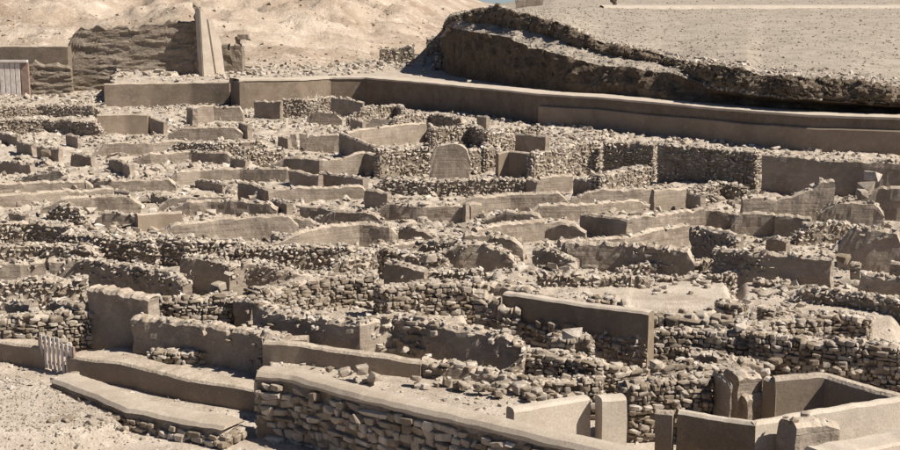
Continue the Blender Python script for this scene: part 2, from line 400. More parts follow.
FILLS = [  # polygon, level, softness
    (terr, 1.72, .25),
    ([xy(262, 385, .7), xy(300, 392, .7), xy(420, 418, .7), xy(505, 434, .7), xy(525, 415, .7), xy(555, 392, .7), xy(440, 368, .7), xy(262, 345, .7)], .66, .15),
    ([xy(-80, 345, .3), xy(50, 375, .3), xy(92, 395, .3), xy(125, 408, .3), xy(140, 425, .3), xy(60, 440, .2), xy(-80, 445, .2)], .27, .35),
    ([xy(70, 352, .3), xy(104, 345, .3), xy(140, 343, .3), xy(262, 370, .3), xy(258, 386, .3), xy(66, 356, .3)], .28, .1),
    ([xy(256, 300, .6), xy(300, 286, .6), xy(376, 280, .6), xy(475, 290, .6), xy(475, 322, .6), xy(360, 318, .6), xy(262, 306, .6)], .5, .3),
    ([xy(480, 262, .5), xy(600, 262, .5), xy(650, 280, .5), xy(640, 310, .6), xy(560, 300, .6), xy(480, 284, .6)], .42, .4),
    ([xy(600, 276, .4), xy(735, 280, .4), xy(740, 300, .4), xy(720, 312, .4), xy(600, 306, .4)], .40, .3),
    ([xy(735, 278, .3), xy(800, 280, .3), xy(905, 304, .3), xy(905, 332, .3), xy(860, 332, .3), xy(735, 304, .3)], .25, .3),
]
def zone(P, poly, soft): return np.clip(sdist(P, poly) / soft, 0, 1)
SMOOTH = [  # clean floors and paths: polygons in ground metres
    [xy(60, 378), xy(258, 425), xy(258, 470), xy(222, 470), xy(222, 425), xy(50, 382)],
    [xy(612, 302, .42), xy(598, 288, .42), xy(640, 282, .42), xy(700, 282, .42), xy(735, 288, .42), xy(732, 304, .42), xy(690, 308, .42), xy(652, 308, .42)],
    [xy(733, 280, .25), xy(758, 278, .25), xy(762, 296, .25), xy(733, 296, .25)], [xy(800, 300, .25), xy(900, 312, .25), xy(905, 332, .25), xy(872, 332, .25), xy(812, 312, .25)],
    [xy(480, 262), xy(500, 248), xy(532, 250), xy(532, 264)], [xy(620, 415), xy(655, 415), xy(655, 460), xy(600, 440)],
    [xy(104, 343, .3), xy(135, 343, .3), xy(150, 352, .3), xy(100, 352, .3)], [xy(700, 425), xy(770, 420), xy(900, 420), xy(900, 380), xy(780, 380)],
    [xy(360, 84, 1.7), xy(330, 78, 1.7), xy(430, 66, 1.7), xy(500, 84, 1.7), xy(540, 92, 1.7)],
]
def gz(P):
    P = np.asarray(P, float); q = np.stack([P[:, 0], P[:, 1], P[:, 0] * 0], 1)
    z = .05 * fbm(q * .35, 2) + .045 * fbm(q * 1.3 + 4, 3)
    rough = np.ones(len(P))
    for s in SMOOTH: rough *= 1 - .8 * zone(P, s, .3)
    rough *= np.clip((P[:, 1] - 21) / 3, .25, 1)
    z = z * (.3 + .7 * rough) + rough * .10 * np.clip(fbm(q * 2.3 + 40, 4, g=.62), -1, 1) * np.clip(P[:, 1] / 40, .5, 1.3)
    zl = np.zeros(len(P))
    for poly, lev, soft in FILLS:
        w = zone(P, poly, soft); w = w * w * (3 - 2 * w); zl = np.maximum(zl, w * lev)
    z = z + zl
    vil = np.clip((P[:, 1] - 33) / 6, 0, 1) * (sdist(P, terr) < 0) * rough
    z = z + np.maximum(vil * .2 - zl, 0) * (zl < .5) + vil * (.0 + .16 * fbm(q * .8 + 70, 3) + .10 * fbm(q * 3.1 + 20, 3))
    far = np.clip((P[:, 1] - 88) / 20, 0, 1) * (P[:, 0] < -20); z = z + far * 1.2
    return z
rows = np.concatenate([np.geomspace(9, 110, 620), np.geomspace(113, 700, 14)])
u = np.concatenate([np.linspace(-2.5, -.47, 24)[:-1], np.linspace(-.46, .46, 520), np.linspace(.47, 2.5, 24)[1:]])
D, U = np.meshgrid(rows, u, indexing='ij'); GX = D * U; GY = D
Pg = np.stack([GX.ravel(), GY.ravel()], 1); Z = gz(Pg)
nr, nc = D.shape; idx = np.arange(nr * nc).reshape(nr, nc)
fg = np.stack([idx[:-1, :-1], idx[:-1, 1:], idx[1:, 1:], idx[1:, :-1]], -1).reshape(-1, 4)
link('ground', mesh_np('ground', np.stack([Pg[:, 0], Pg[:, 1], Z], 1), fg, 'ground', smooth=True), kind='structure')
lo = [(-900, -300, -.6), (900, -300, -.6), (900, 900, -.6), (-900, 900, -.6)]
link('desert_floor', mesh_np('desert_floor', np.array(lo), np.array([[0, 1, 2, 3]]), 'ground'), kind='structure')

# ------------------------------------------------------------------ far limestone hillside
crest_px = [-700, 0, 120, 250, 330, 400, 440, 465, 482, 500, 540, 640]
crest_z = [62, 48, 44, 38, 30, 20, 12.5, 8.7, 7.15, 6.7, 6.5, 6.3]
U2 = np.linspace(-1.1, .35, 360); V2 = np.linspace(0, 1, 190)
VV, UU = np.meshgrid(V2, U2, indexing='ij')
pxs = CX + UU * F; dd = 104 + VV * 170 + 14 * np.exp(-((pxs - 400) / 60) ** 2)
cz = np.interp(pxs, crest_px, crest_z)
X = UU * dd; q = np.stack([X.ravel(), dd.ravel(), X.ravel() * 0], 1)
prof = VV ** 1.25
gul = fbm(q * np.array([.06, .018, 1]) + 3, 4, g=.55).reshape(VV.shape); det = fbm(q * .22 + 9, 5, g=.72).reshape(VV.shape)
ridg = 1 - np.abs(fbm(q * np.array([.09, .03, 1]) + 31, 3)).reshape(VV.shape) * 2
amp = np.clip((cz - 6) / 20, .02, 1) * np.clip(VV * 4, .12, 1) * np.clip((1 - VV) * 5, 0, 1) ** .5
hz = 1.6 + (cz - 1.6) * prof + amp * (3.6 * gul + 3.2 * det + 1.6 * ridg * np.clip(pxs < 420, 0, 1))
hz[-1] = cz[-1]
idx = np.arange(VV.size).reshape(VV.shape)
fg = np.stack([idx[:-1, :-1], idx[:-1, 1:], idx[1:, 1:], idx[1:, :-1]], -1).reshape(-1, 4)
Vh = np.stack([X.ravel(), dd.ravel(), hz.ravel()], 1)
back = Vh[idx[-1]] + np.array([0, 120, -12]); Vh = np.concatenate([Vh, back]); bi = len(Vh) - len(back) + np.arange(len(back))
fg = np.concatenate([fg, np.stack([idx[-1][:-1], idx[-1][1:], bi[1:], bi[:-1]], -1)])
link('limestone_hillside', mesh_np('limestone_hillside', Vh, fg, 'hill', smooth=True), kind='structure')

# ------------------------------------------------------------------ gravel bluff with conglomerate ledge (right)
st = [441, 443, 446, 451, 460, 472, 486, 500, 515, 540, 565, 580, 600, 640, 680, 700, 720, 745, 760, 800, 850, 900, 960, 1060]
yf = [66, 68, 71, 72, 75, 78, 83, 85, 87, 91, 94, 95, 98, 102, 106, 108, 110, 112, 113, 115, 118, 120, 122, 126]       # foot
y1 = [45, 38, 32, 27, 29, 32, 34, 36, 40, 49, 55, 60, 66, 69, 74, 84, 90, 94, 96, 99, 103, 107, 110, 116]            # top of lower face
y2 = [42, 34, 28, 22, 20, 22, 24, 27, 29, 34, 43, 48, 53, 60, 66.5, 78, 86, 90, 94, 98, 102, 106, 109, 115]            # back of ledge
yu = [40, 30, 22, 17, 15, 11, 8, 6, 11, 18, 25, 33, 42, 50, 61, 64, 67, 68.5, 75, 77.5, 80, 88, 92, 100]           # top edge
df = [106, 100, 96, 93, 91, 88, 86, 84, 81, 77.5, 74, 72.5, 70.5, 67, 64.3, 63, 62, 61, 60.2, 58.5, 57.7, 57, 56.5, 56]
pxn = np.concatenate([np.linspace(441, 470, 26)[:-1], np.linspace(470, 960, 330), np.linspace(961, 1060, 20)])
I = lambda a: np.interp(pxn, st, a)
def row(py, d, dx=None):
    a = (pxn - CX) / F; b = -(py - CY) / F
    ry = math.cos(TH) + b * math.sin(TH); rz_ = -math.sin(TH) + b * math.cos(TH); t = d / ry
    return np.stack([a * t, d, CAMH + rz_ * t], 1)
f_, a1, a2, au, dF = I(yf), I(y1), I(y2), I(yu), I(df) + 1.3 * np.clip((pxn - 520) / 120, 0, 1)
right = np.clip((pxn - 660) / 60, 0, 1)                      # undercut grows to the right
R0 = row(f_, dF); R0[:, 2] = np.minimum(R0[:, 2], 1.6); 
ledge = np.clip(1 - right, 0.05, 1) * np.clip((pxn - 446) / 30, .3, 1)
R1 = row(a1, dF + 1.2 - right * 1.5); R2 = row(a2, dF + 1.2 - right * 1.5 + ledge * 3.2); R3 = row(au, dF + 1.9 - right * 1.8 + ledge * 3.2)
rws = []
def lerp(A, B, n, bulge=None):
    for k in range(n):
        t = k / n; C = A * (1 - t) + B * t
        if bulge is not None: C = C.copy(); C[:, 1] += bulge * math.sin(math.pi * t)
        rws.append(C)
Rb = R0.copy(); Rb[:, 2] = .5; rws.append(Rb)
lerp(R0, R1, 22, -.5 * (1 - right) + right * 1.5); lerp(R1, R2, 12); lerp(R2, R3, 14, (-.35 + .0 * right)); nface = len(rws)
dP = dF + 1.9 - right * 1.8 + ledge * 3.2
P1 = row(au - .6, dP + .8)
dr_ = np.array([108, 112, 128, 150, 190, 260]); zr = np.array([6.55, 6.72, 7.35, 8.0, 8.6, 9.0])
headf = np.clip((pxn - 441) / 110, 0, 1)
lerp(R3, P1, 3)
prev = P1
for k, (d_, z_) in enumerate(zip(dr_, zr)):
    C = row(au * 0 + 8, au * 0 + d_); C[:, 2] = z_ * headf + (1 - headf) * (np.minimum(P1[:, 2], 6.3) - k * .45); C[:, 0] = (pxn - CX) / F * d_
    lerp(prev, C, 60 if k == 0 else 8); prev = C
rws.append(prev)
G = np.array(rws); nR, nC = G.shape[:2]; fl = G.reshape(-1, 3)
n1 = fbm(fl * np.array([.55, .55, .9]), 4, g=.62).reshape(nR, nC); n2 = fbm(fl * np.array([2.4, 2.4, 3.2]) + 8, 3, g=.6).reshape(nR, nC)
w = np.zeros((nR, 1)); w[1:nface] = np.clip(np.arange(1, nface) / 8, .15, 1)[:, None]; w[nface:nface + 4] = .45
G[:, :, 1] -= w * (n1 * .65 + n2 * .13) ; G[:, :, 0] += w * (fbm(fl * 1.1 + 77, 3).reshape(nR, nC) * .5)
G[2:nface, :, 2] += (n2[2:nface] * .06 + n1[2:nface] * .16)
G[nface:nface + 3, :, 2] += (n2[nface:nface + 3] * .18)
G[nface + 3:, :, 2] += .10 * fbm(fl.reshape(nR, nC, 3)[nface + 3:].reshape(-1, 3) * np.array([.3, .3, 0]) + 55, 3).reshape(nR - nface - 3, nC)
idx = np.arange(nR * nC).reshape(nR, nC)
def grid_obj(name, G_, m, parent=None, kind='structure', smooth=False):
    a, b = G_.shape[:2]; ix = np.arange(a * b).reshape(a, b)
    q = np.stack([ix[:-1, :-1], ix[:-1, 1:], ix[1:, 1:], ix[1:, :-1]], -1).reshape(-1, 4)
    return link(name, mesh_np(name, G_.reshape(-1, 3), q, m, smooth=smooth), parent, kind=kind)
cl = grid_obj('conglomerate_cliff', G[:nface + 3], 'conglomerate'); cl.data.materials.append(M['gravel_slope']); cl.data.materials.append(M['congl_top'])
mi = np.zeros((nface + 2, nC - 1), np.int32); mi[23:35, :] = np.where(right[:-1] < .6, 1, 0)[None]; mi[35:, :] = 2; cl.data.polygons.foreach_set('material_index', mi.ravel())
grid_obj('gravel_plateau', G[nface + 2:], 'gravel_slope', smooth=True)
PLATEAU = G[nface + 3:]; CLIFF = G[2:nface + 2]
# pale path along the plateau
pr = row(pxn * 0 + 7.5, pxn * 0 + 110.0); sel = (pxn > 600)
A = np.stack([pr[:, 0], pr[:, 1] * 0 + 108.3, pr[:, 2] * 0 + 6.62], 1)[sel]; B = A + np.array([0, 2.6, .05])
grid_obj('path', np.stack([A + (0, -.6, -.15), A + (0, 0, .1), B + (0, -.4, .16), B + (0, 1.5, -.3)]), 'paleplaster')

# stones along the cliff edge and over the plateau, as one uncountable cover
def scatter_grid(name, Gd, n, smin, smax, bias=None, m='stones'):
    a, b = Gd.shape[:2]; r = rng.random(n); i = ((r ** bias if bias else r) * (a - 1.01)).astype(int); j = rng.integers(0, b - 1, n); fu = rng.random((n, 1)); fv = rng.random((n, 1))
    p = (Gd[i, j] * (1 - fu) + Gd[i, j + 1] * fu) * (1 - fv) + Gd[i + 1, j] * fv
    s = smin + (smax - smin) * rng.random(n) ** 3
    sz = np.stack([s * rng.uniform(.8, 1.4, n), s * rng.uniform(.8, 1.2, n), s * rng.uniform(.5, .8, n)], 1)
    return joined(name, p, sz, rng.uniform(0, 6.28, n), .3, m)
scatter_grid('edge_rubble', PLATEAU[:5], 1100, .08, .38)
scatter_grid('plateau_gravel', PLATEAU, 14000, .04, .2, m='gravel_slope')
scatter_grid('ledge_rubble', G[23:36, :260], 900, .06, .22, m='gravel_slope')
HG = Vh[:VV.size].reshape(VV.shape + (3,))[2:90, :]
scatter_grid('hillside_rocks', HG, 7000, .1, .55, bias=1.6, m='hill')
scatter_grid('crust_cobbles', G[35:nface + 2], 1500, .1, .38, m='congl_top')

# ------------------------------------------------------------------ WALL TABLE
TABLE = '''
# ---- foreground
r|.42|256,373,1.12 290,376,1.12 360,396,1.12 450,416,1.12 540,437,1.12 640,460,1.12 760,486,1.12|long stone wall with smooth mud capping in the bottom foreground|cap=True,name='capped_stone_wall',stone_w=.2,near=True
p|.55|66,356,.42 120,364,.42 180,378,.42 258,391,.42|low plastered wall along the path right of the picket gate
p|.5|-40,338,.42 0,342,.42 43,349,.42|low plastered wall left of the picket gate at the photo edge
r|.55|50,379,.36 95,396,.36 125,409,.36 180,420,.36 223,428,.36|low stone wall with pale cap below the gravel slope|cap=True,name='capped_stone_wall',stone_w=.165,near=True
p|.3|262,343,1.0 300,346,1.0 360,354,1.0 420,362,.95|smooth brown plastered wall just behind the long capped wall
p|.3|262,340,1.0 285,338,1.02 307,338,1.02|short pale topped wall end at left corner behind the capped wall
m|.35|421,362,.93 487,368,.9 515,376,.84 534,383,.72|crumbling dark continuation of the brown plastered wall|crest=.8
m|.4|233,294,1.2 250,297,1.25|dark narrow wall end above the small pale ledge|crest=.3
m|.4|250,300,1.3 257,306,1.3 272,310,1.3 310,314,1.3 360,321,1.3 394,315,1.3 440,325,1.25 472,331,1.2 505,337,1.15 523,346,1.0|long dark mudbrick wall crossing the centre foreground|crest=1.0
m|.4|130,317,1.0 175,322,1.0 217,327,1.05 245,332,1.05 281,339,1.05|dark mudbrick wall left of the centre behind the low path wall|crest=.3
r|.4|131,298,1.15 180,299,1.1 235,296,1.1|sunlit rubble faced wall right of the dark doorway pocket
m|.45|86,288,1.35 110,292,1.35 145,299,1.3|tall dark wall with pale flat top beside the doorway pocket|crest=0,face=False
r|.35|150,352,.5 195,352,.5 237,353,.5|low pale rubble stub beside the low path wall
r|.4|-30,319,.85 30,317,.85 60,315,.85 104,311,.85|sunlit drystone wall above the picket gate|near=True
m|.3|3,300,1.0 28,303,1.0|dark mud stub behind the drystone wall at the left edge|crest=1
m|.3|48,299,1.0 80,306,1.0|short dark wall among pale stones above the drystone wall|crest=1.6
r|.4|-20,284,1.0 30,282,1.0 85,279,1.0|pale rubble wall at left edge over two dark recesses
m|.4|48,260,1.0 76,260,1.0 120,265,1.0 150,270,1.0 166,274,.95 181,284,.85|long shaded wall with rubble crest in the left middle|crest=1.6
m|.4|180,256,.95 206,258,.95 219,262,.9 228,266,.85 248,262,.9 270,265,.85 300,271,.7 338,276,.5|long shaded wall left of centre with a dip in its top|crest=1.4
m|.4|-20,262,.8 20,262,.8 46,260,.8|grey lit wall left of the long shaded wall|crest=.8
r|.5|262,292,1.15 300,284,1.15 340,278,1.15 376,276,1.15|broad sunlit rubble wall behind the long dark mudbrick wall
r|.5|384,290,1.15 430,285,1.15 478,284,1.15|sunlit rubble wall ending left of the big plastered wall
m|.35|383,261,1.0 400,264,1.0 424,270,.9|small dark cross wall above the sunlit rubble walls|crest=1
r|.35|424,270,.75 450,270,.75 478,272,.75|low pale rubble wall just right of the small dark cross wall
m|.4|478,284,1.05 510,287,1.05 545,296,1.0|dark wall strip behind the big plastered wall|crest=.5
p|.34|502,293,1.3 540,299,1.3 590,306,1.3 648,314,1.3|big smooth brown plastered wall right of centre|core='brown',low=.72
m|.45|474,294,1.25 490,297,1.2 498,300,1.15|dark rough wall end left of the big plastered wall|crest=.6
m|.35|497,309,1.05 521,309,1.05|lit square pillar stump in front of the big plastered wall|crest=0,cat='pillar',name='pillar_stump'
r|.35|505,348,.8 540,353,.8 590,363,.72 640,374,.45|tapering rubble wall below the big plastered wall|near=True
r|.5|556,341,.98 592,340,.98|pale rubble stub on the tapering wall's back|crest=1.5
r|.3|500,384,.75 545,381,.7 600,380,.7|pale rubble ridge between the tapering wall and the plaster wall
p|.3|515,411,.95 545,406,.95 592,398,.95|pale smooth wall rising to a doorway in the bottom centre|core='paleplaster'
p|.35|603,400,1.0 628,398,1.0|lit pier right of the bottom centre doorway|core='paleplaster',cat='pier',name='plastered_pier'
r|.4|628,386,.95 660,382,1.0 712,379,1.0|lit rubble wall left of the dark upright fin|near=True
m|.1|712,372,1.1 728,384,1.1|dark upright fin of wall beside the enclosure|crest=0,face=False
m|.6|740,377,1.05 763,375,1.05|lit eroded pier between the upright fin and the enclosure|crest=.3,face=False,cat='pier',name='mud_pier'
p|.25|762,379,1.0 776,383,1.0|dark plaster return at the enclosure's back corner
m|.35|749,397,.75 775,392,.75|low lit block inside the enclosure's left corner|crest=0
p|.28|776,380,1.05 800,378,1.08 827,377,1.1 850,384,1.1 880,393,1.1 905,399,1.1|enclosure's back wall with curved top and dark inner face
p|.22|655,411,1.2 672,413,1.2|narrow plaster pier at enclosure's front left end|cat='pier',name='plastered_pier'
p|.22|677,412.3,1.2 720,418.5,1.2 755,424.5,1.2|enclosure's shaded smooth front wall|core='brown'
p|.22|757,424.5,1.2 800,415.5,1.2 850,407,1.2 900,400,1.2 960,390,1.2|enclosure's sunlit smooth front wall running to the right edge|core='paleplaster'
m|.4|798,425,1.3 818,421,1.3 843,426,1.2|rough mud block leaning at the sunlit enclosure wall|crest=.2,cat='block',name='mud_block',face=False
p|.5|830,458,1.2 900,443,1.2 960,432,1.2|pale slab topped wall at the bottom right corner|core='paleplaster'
r|.4|642,334,.8 695,331,.85 753,334,.85|rubble topped dark wall right of the big plastered wall|near=True
r|.4|753,330,1.0 790,336,.95 840,341,.95 905,349,.95|long stone faced wall at right above the enclosure|near=True
r|.35|653,316,.85 690,318,.85 740,323,.8|wall of large squared stones beside the big plastered wall|stone_w=.27,near=True
r|.4|745,328,.85 785,321,.85 822,319,.85|sunlit rubble band left of the round stone heap
m|.3|690,352,.7 730,357,.65 765,366,.5|dark curving wall behind the upright fin|crest=1.0
r|.4|660,366,.75 700,367,.7 740,366,.65|pale rubble ridge directly behind the upright fin
# ---- right middle
m|.4|566,242,.85 600,243,.85 624,244,.85 660,247,.85 687,250,.85|long shaded mud wall with even top right of centre|crest=.3
m|.4|690,227,1.05 705,228,1.05 736,236,1.0|tall dark block of wall over the even topped wall|crest=0
m|.45|712,247,.95 750,252,.95 790,255,.95 832,259,.95|long shaded mud wall with pale crest at right|crest=.8
m|.35|736,271,.45 760,270,.45 788,273,.45|low dark kerb like wall under the long right wall|crest=.2
r|.3|757,281,.4 790,281,.4|short row of stones on the sandy floor at right
r|.4|799,288,.6 840,291,.6 900,301,.6 930,305,.6|rubble wall crossing toward the right edge above a sandy floor
m|.4|860,273,.75 905,279,.75|shaded wall stub at the right edge over the crossing rubble wall|crest=.8
m|.5|855,228,1.15 896,232,1.1|dark square wall block near the right edge|crest=.6
r|.4|760,309,.6 785,311,.6 801,316,.5|curved rubble wall left of the round stone heap
r|.5|818,314,.7 845,314,.7 868,321,.6|round stone heap of wall on the right|name='rubble_wall'
r|.4|716,300,.75 738,306,.7|dark rubble wall end near the orange stone
m|.3|890,262,.6 905,264,.6|tiny dark wall corner at the right edge
m|.3|850,261,.5 860,262,.5|little dark stump left of the shaded right edge stub|cat='stump',name='wall_stump'
r|.35|657,276,.5 690,276,.5 735,277,.5|low shaded rubble wall over the sandy room floor
r|.3|594,299,.9 614,297,.9|small dark stone nest on top of the plastered wall
m|.4|532,248,.75 550,250,.75 574,261,.55|dark sloping wall left of the long even topped wall|crest=1.0
r|.35|648,263,.45 680,262,.45 715,261,.45|line of grey stones under the even topped wall
r|.35|540,274,.75 600,276,.7 650,277,.65|pale rubble bank above the sandy room floor
# ---- centre right, between panels and middle
m|.35|580,213,.8 605,216,.8 627,220,.8|dark slanting wall near the centre right with two steps|crest=.2
m|.3|560,224,.6 576,225,.6|small dark square hole wall below the slanting wall|crest=0
m|.35|630,217,.7 650,216,.7 680,211,.75 708,208,.8 738,213,.7|pale lit wall rising gently right of the slanting wall|crest=.2
m|.35|560,241,.6 626,237,.6 655,230,.65 690,224,.7|lit wall wedge just behind the even topped wall|crest=.4
m|.35|545,222,.6 570,221,.6|lit stub left of the small dark hole|crest=.4
m|.35|540,205,.7 590,204,.7 640,199,.7|long lit strip of wall under the pale heap of stones|crest=.3
m|.3|686,192,.8 700,196,.8|small dark end right below the dark stone panels|crest=0
m|.35|655,190,.9 687,187,.9|pale lit wall at the foot of the dark stone panels|crest=.4
r|.4|700,187,.8 722,183,.8 745,188,.7|bright collapsed stones below the joint of two dark panels|crest=2
m|.4|743,198,.85 795,195,.95 808,190,1.2 815,189,1.2 821,183,1.45 835,179,1.6|stepped lit gable of wall rising to a point at right|crest=.3,flat=True
m|.35|838,200,1.1 876,201,1.1|lit plaster wall under a pile of stones right of the gable|crest=1.2
m|.4|880,186,1.35 900,187,1.35 930,189,1.3|dark square wall at the right edge beside the stone pile|crest=0
m|.35|775,215,.75 792,216,.75 811,219,.7|dark short wall in front of the stepped gable|crest=0
m|.35|742,213,.75 775,214,.75|lit wall patch left of the dark short wall|crest=.2
r|.35|810,224,.7 850,222,.7|heap of thin tilted slabs left of the dark square block|crest=2
m|.3|766,237,.6 786,240,.6|small dark cavity wall above the long right wall|crest=.8
m|.3|718,231,.7 735,236,.7|dark stub touching the tall dark block
r|.4|604,141.5,1.6 630,142.5,1.6 653,144,1.6|first and smallest dark stone panel under the long enclosure wall|crest=.5
r|.4|658,144,1.65 700,147,1.65 757,152,1.65|middle dark stone panel under the long enclosure wall|crest=.5
m|.4|763,154,1.65 810,158,1.6 860,160.5,1.6 930,163,1.6|rightmost dark panel under the long enclosure wall|crest=.6
r|.45|535,154,1.4 560,149,1.45 580,143,1.55 601,140,1.6|sunlit rubble wall climbing to the first dark panel
r|.45|490,133,1.3 515,128,1.3 540,127,1.3|bright rubble wall in front of the long enclosure wall centre
m|.4|515,133,1.2 545,136,1.2|dark flank of wall below the long enclosure wall centre|crest=0
r|.5|603,177,1.0 625,171,1.0 650,167,1.0|bright rubble ramp at the foot of the first dark panel|crest=2
m|.35|541,177,.85 573,175,.85|grey lit wall left of the tumbled stones|crest=.2
m|.3|573,178,.8 592,184,.7|dark small wall among the tumbled stones|crest=2
m|.3|590,190,.8 640,189,.8 655,188,.8|pale flat topped wall under the bright rubble ramp|crest=.5
# ---- centre
m|.35|430,160,1.3 433,150,1.6 440,144,1.75 452,142.5,1.8 462,144,1.75 468,150,1.6 470,160,1.3|rounded pale plaster panel in a rubble wall|flat=True,crest=.4,core='mud'
r|.45|380,151,1.3 405,149,1.3 430,148,1.3|bright rubble wall left of the rounded plaster panel|crest=1.2
r|.45|468,150,1.25 481,149,1.25|rubble strip right of the rounded plaster panel
m|.35|481,142,1.3 486,145,1.3|thin dark wall edge right of the rounded panel|crest=0
r|.45|486,147,1.25 500,146,1.25|narrow rubble strip left of the brown plaster panel
p|.35|499,154,1.2 508,151,1.3 528,153,1.3|small brown plaster panel right of the rubble strip|cat='wall'
r|.45|530,152,1.3 545,154,1.3|rubble end right of the small brown plaster panel
r|.5|385,179,.85 430,180,.85 480,180,.85 525,180,.85|long bright rubble band across the centre
m|.4|526,178,.95 537,181,.9|dark end block of the long bright rubble band|crest=0
m|.35|364,189,.85 387,193,.8|dark hollow walled square under the rubble band's left end|crest=0
m|.4|388,203,.75 420,206,.7 458,204,.75|lit wall left of the twin dark slits|crest=.8
m|.4|470,204,.75 482,203,.75|lit wall right of the twin dark slits|crest=0
m|.3|462,203.5,.78 465,204,.78|narrow post between the twin dark slits|crest=0,cat='post',name='mud_post'
m|.4|475,195,.8 510,193,.8 560,193,.8|grey lit wall below the end of the rubble band|crest=.2
m|.35|506,211,.7 536,214,.65|dark low wall right of the twin slits|crest=.2
m|.3|405,227,.6 424,230,.55|dark small wall among boulders in the middle|crest=1.5
m|.4|465,234,.7 490,234,.7 513,238,.65|dark rim wall above the sunken pit|crest=.3
m|.45|461,243,.85 480,243,.85 505,251,.7|dark side wall of the sunken pit|crest=.7
m|.4|478,228,.7 505,223,.7 545,220,.7|broad lit wall right above the sunken pit|crest=.4
m|.4|380,243,.8 420,239,.8 458,241,.8|lit rough wall left of the sunken pit|crest=1.2
# ---- centre left
m|.35|288,169,.85 300,170,.85 317,175,.8|dark wall side in the upper left centre with pale frame|crest=0
m|.3|324,178,.5 352,181,.5|thin dark low wall right of the framed dark side|crest=1
m|.35|237,182,.85 252,184,.85 268,188,.8|clear dark slanted wall side left of centre|crest=0
m|.35|268,199,.7 286,203,.7|dark wall face beside tumbled boulders|crest=1.2
m|.35|300,205,.75 318,206,.75 335,210,.7|dark slanted wall side above the long lit curved wall|crest=.2
m|.35|288,216,.75 311,220,.65|dark recess wall right of a lit block|crest=.4
m|.25|224,189,.6 230,191,.6|tiny dark slit wall left of the slanted side|crest=0
m|.3|194,179,.55 222,184,.5|low dark wall with stones left of the slanted side|crest=1.5
m|.3|270,233,.6 286,236,.55|dark low hollow wall above the rubble field|crest=1
m|.4|176,171,.75 200,169,.75 240,168,.75 287,168,.8|long lit wall ending at the framed dark side|crest=.3
m|.4|270,188,.75 310,187,.75 362,186,.75|long lit wall right of the slanted dark side|crest=.2
m|.4|188,201,.7 210,200,.7 269,201,.75|lit wall left of the boulder filled dark face|crest=.3
m|.4|176,224,.75 220,219,.8 250,216,.85 288,215,.85|bright lit block wall left of the dark recess|crest=.2
m|.4|300,232,.7 325,226,.75 360,223,.75 390,226,.7|long lit curved wall in the centre left|crest=.5
m|.4|336,210,.7 372,212,.7|lit short wall right of the slanted side over the curved wall|crest=.5
m|.4|170,197,.7 232,196,.7|thin lit wall top left of the clear dark side|crest=.4
m|.4|318,172,.8 362,178,.8|lit wall sinking to the right of the framed dark side|crest=.3
m|.4|284,157,.95 320,158,1.0 350,154,1.1 366,152,1.15|broad lit plaster wall in the upper centre|crest=.1
m|.4|363,152,1.15 381,155,1.1|dark end face of the broad lit plaster wall|crest=0
m|.4|338,133,1.2 352,138,1.15 374,147,1.0|dark wedge wall sloping down above the broad lit wall|crest=.1
m|.3|287,153,.9 293,157,.8|tiny dark doorway side left of the broad lit wall|crest=0
m|.4|348,131,1.15 390,126,1.2 427,122,1.25|long lit wall below the bend of the enclosure wall|crest=.3
m|.4|426,122,1.2 431,126,1.1|dark narrow end of the long lit wall below the bend|crest=0
m|.4|290,133,1.0 296,133,1.0|lit pier left of the upper slits|crest=0,cat='pier',name='mud_pier'
m|.4|299,133,1.0 307,133,1.0|lit pier between the upper slits|crest=0,cat='pier',name='mud_pier'
m|.4|310,134,1.0 338,134,1.0|lit wall right of the upper slits|crest=.1
m|.35|277,135,.9 288,138,.8|small dark square side left of the upper slits|crest=.4
m|.4|330,97.5,1.4 345,98,1.4 362,102,1.2|dark side wall close under the enclosure bend|crest=.6
m|.4|254,100,1.3 280,101,1.3|dark low wall under the lit back enclosure wall|crest=.3
r|.4|283,99,1.3 310,99,1.3 334,96,1.4|rubble wall row just below the back enclosure wall
m|.4|287,102,1.0 304,104,.9|small dark hollow side in the upper rubble rows|crest=.6
m|.4|186,107,1.2 192,109,1.2|dark left side of the grey wall block at the back|crest=0
m|.4|192,106,1.2 214,105,1.2|grey lit wall block near the back enclosure wall|crest=0
m|.4|214,106,1.1 240,106,1.1|pale low wall beside the grey block at the back|crest=.6
m|.4|180,128,.85 210,127,.9 236,127,.9|lit wall left of the dark arched opening|crest=.2
m|.4|238,122,1.1 247,125,1.0|dark arched opening side in the upper left|crest=0
m|.35|315,111,1.0 336,113,.9|low dark wall among upper centre rubble|crest=1
m|.35|350,118,1.0 362,121,.9|dark corner wall left of the pale short slabs|crest=.6
r|.4|362,110,1.15 395,105,1.25 402,108,1.2|bright stone heap wall under the dark enclosure bend|crest=1.6
m|.4|374,118,1.0 392,119,.95|dark flat hollow side in the upper centre|crest=.8
r|.4|395,117,1.15 430,113,1.2 460,118,1.2|bright rubble wall running below the enclosure wall
m|.35|476,116,1.25 486,117,1.25|small lit pillar in the shade of the enclosure wall|crest=0,cat='pillar',name='mud_pillar'
r|.4|432,128,1.2 470,126,1.2 492,131,1.2|bright tumbled rubble wall left of the thin dark edge|crest=1.5
r|.4|240,150,.9 284,148,.9|broken rubble wall left of the broad lit plaster wall|crest=1.2
r|.4|180,142,.85 215,143,.85 262,140,.9|pale rubble wall under the dark arched opening|crest=1.2
m|.3|229,157,.75 244,160,.7|dark stub under the pale rubble wall|crest=.8
# ---- upper left
p|.4|97,115,1.25 125,114.5,1.25 147,114.5,1.25|lit smooth wall block in the upper left rubble
m|.4|147,115,1.2 163,122,.9|dark sloping end of the smooth upper left block|crest=.2
m|.4|105,143,.85 150,142,.85 185,140,.85|thin lit wall below the smooth upper left block|crest=.5
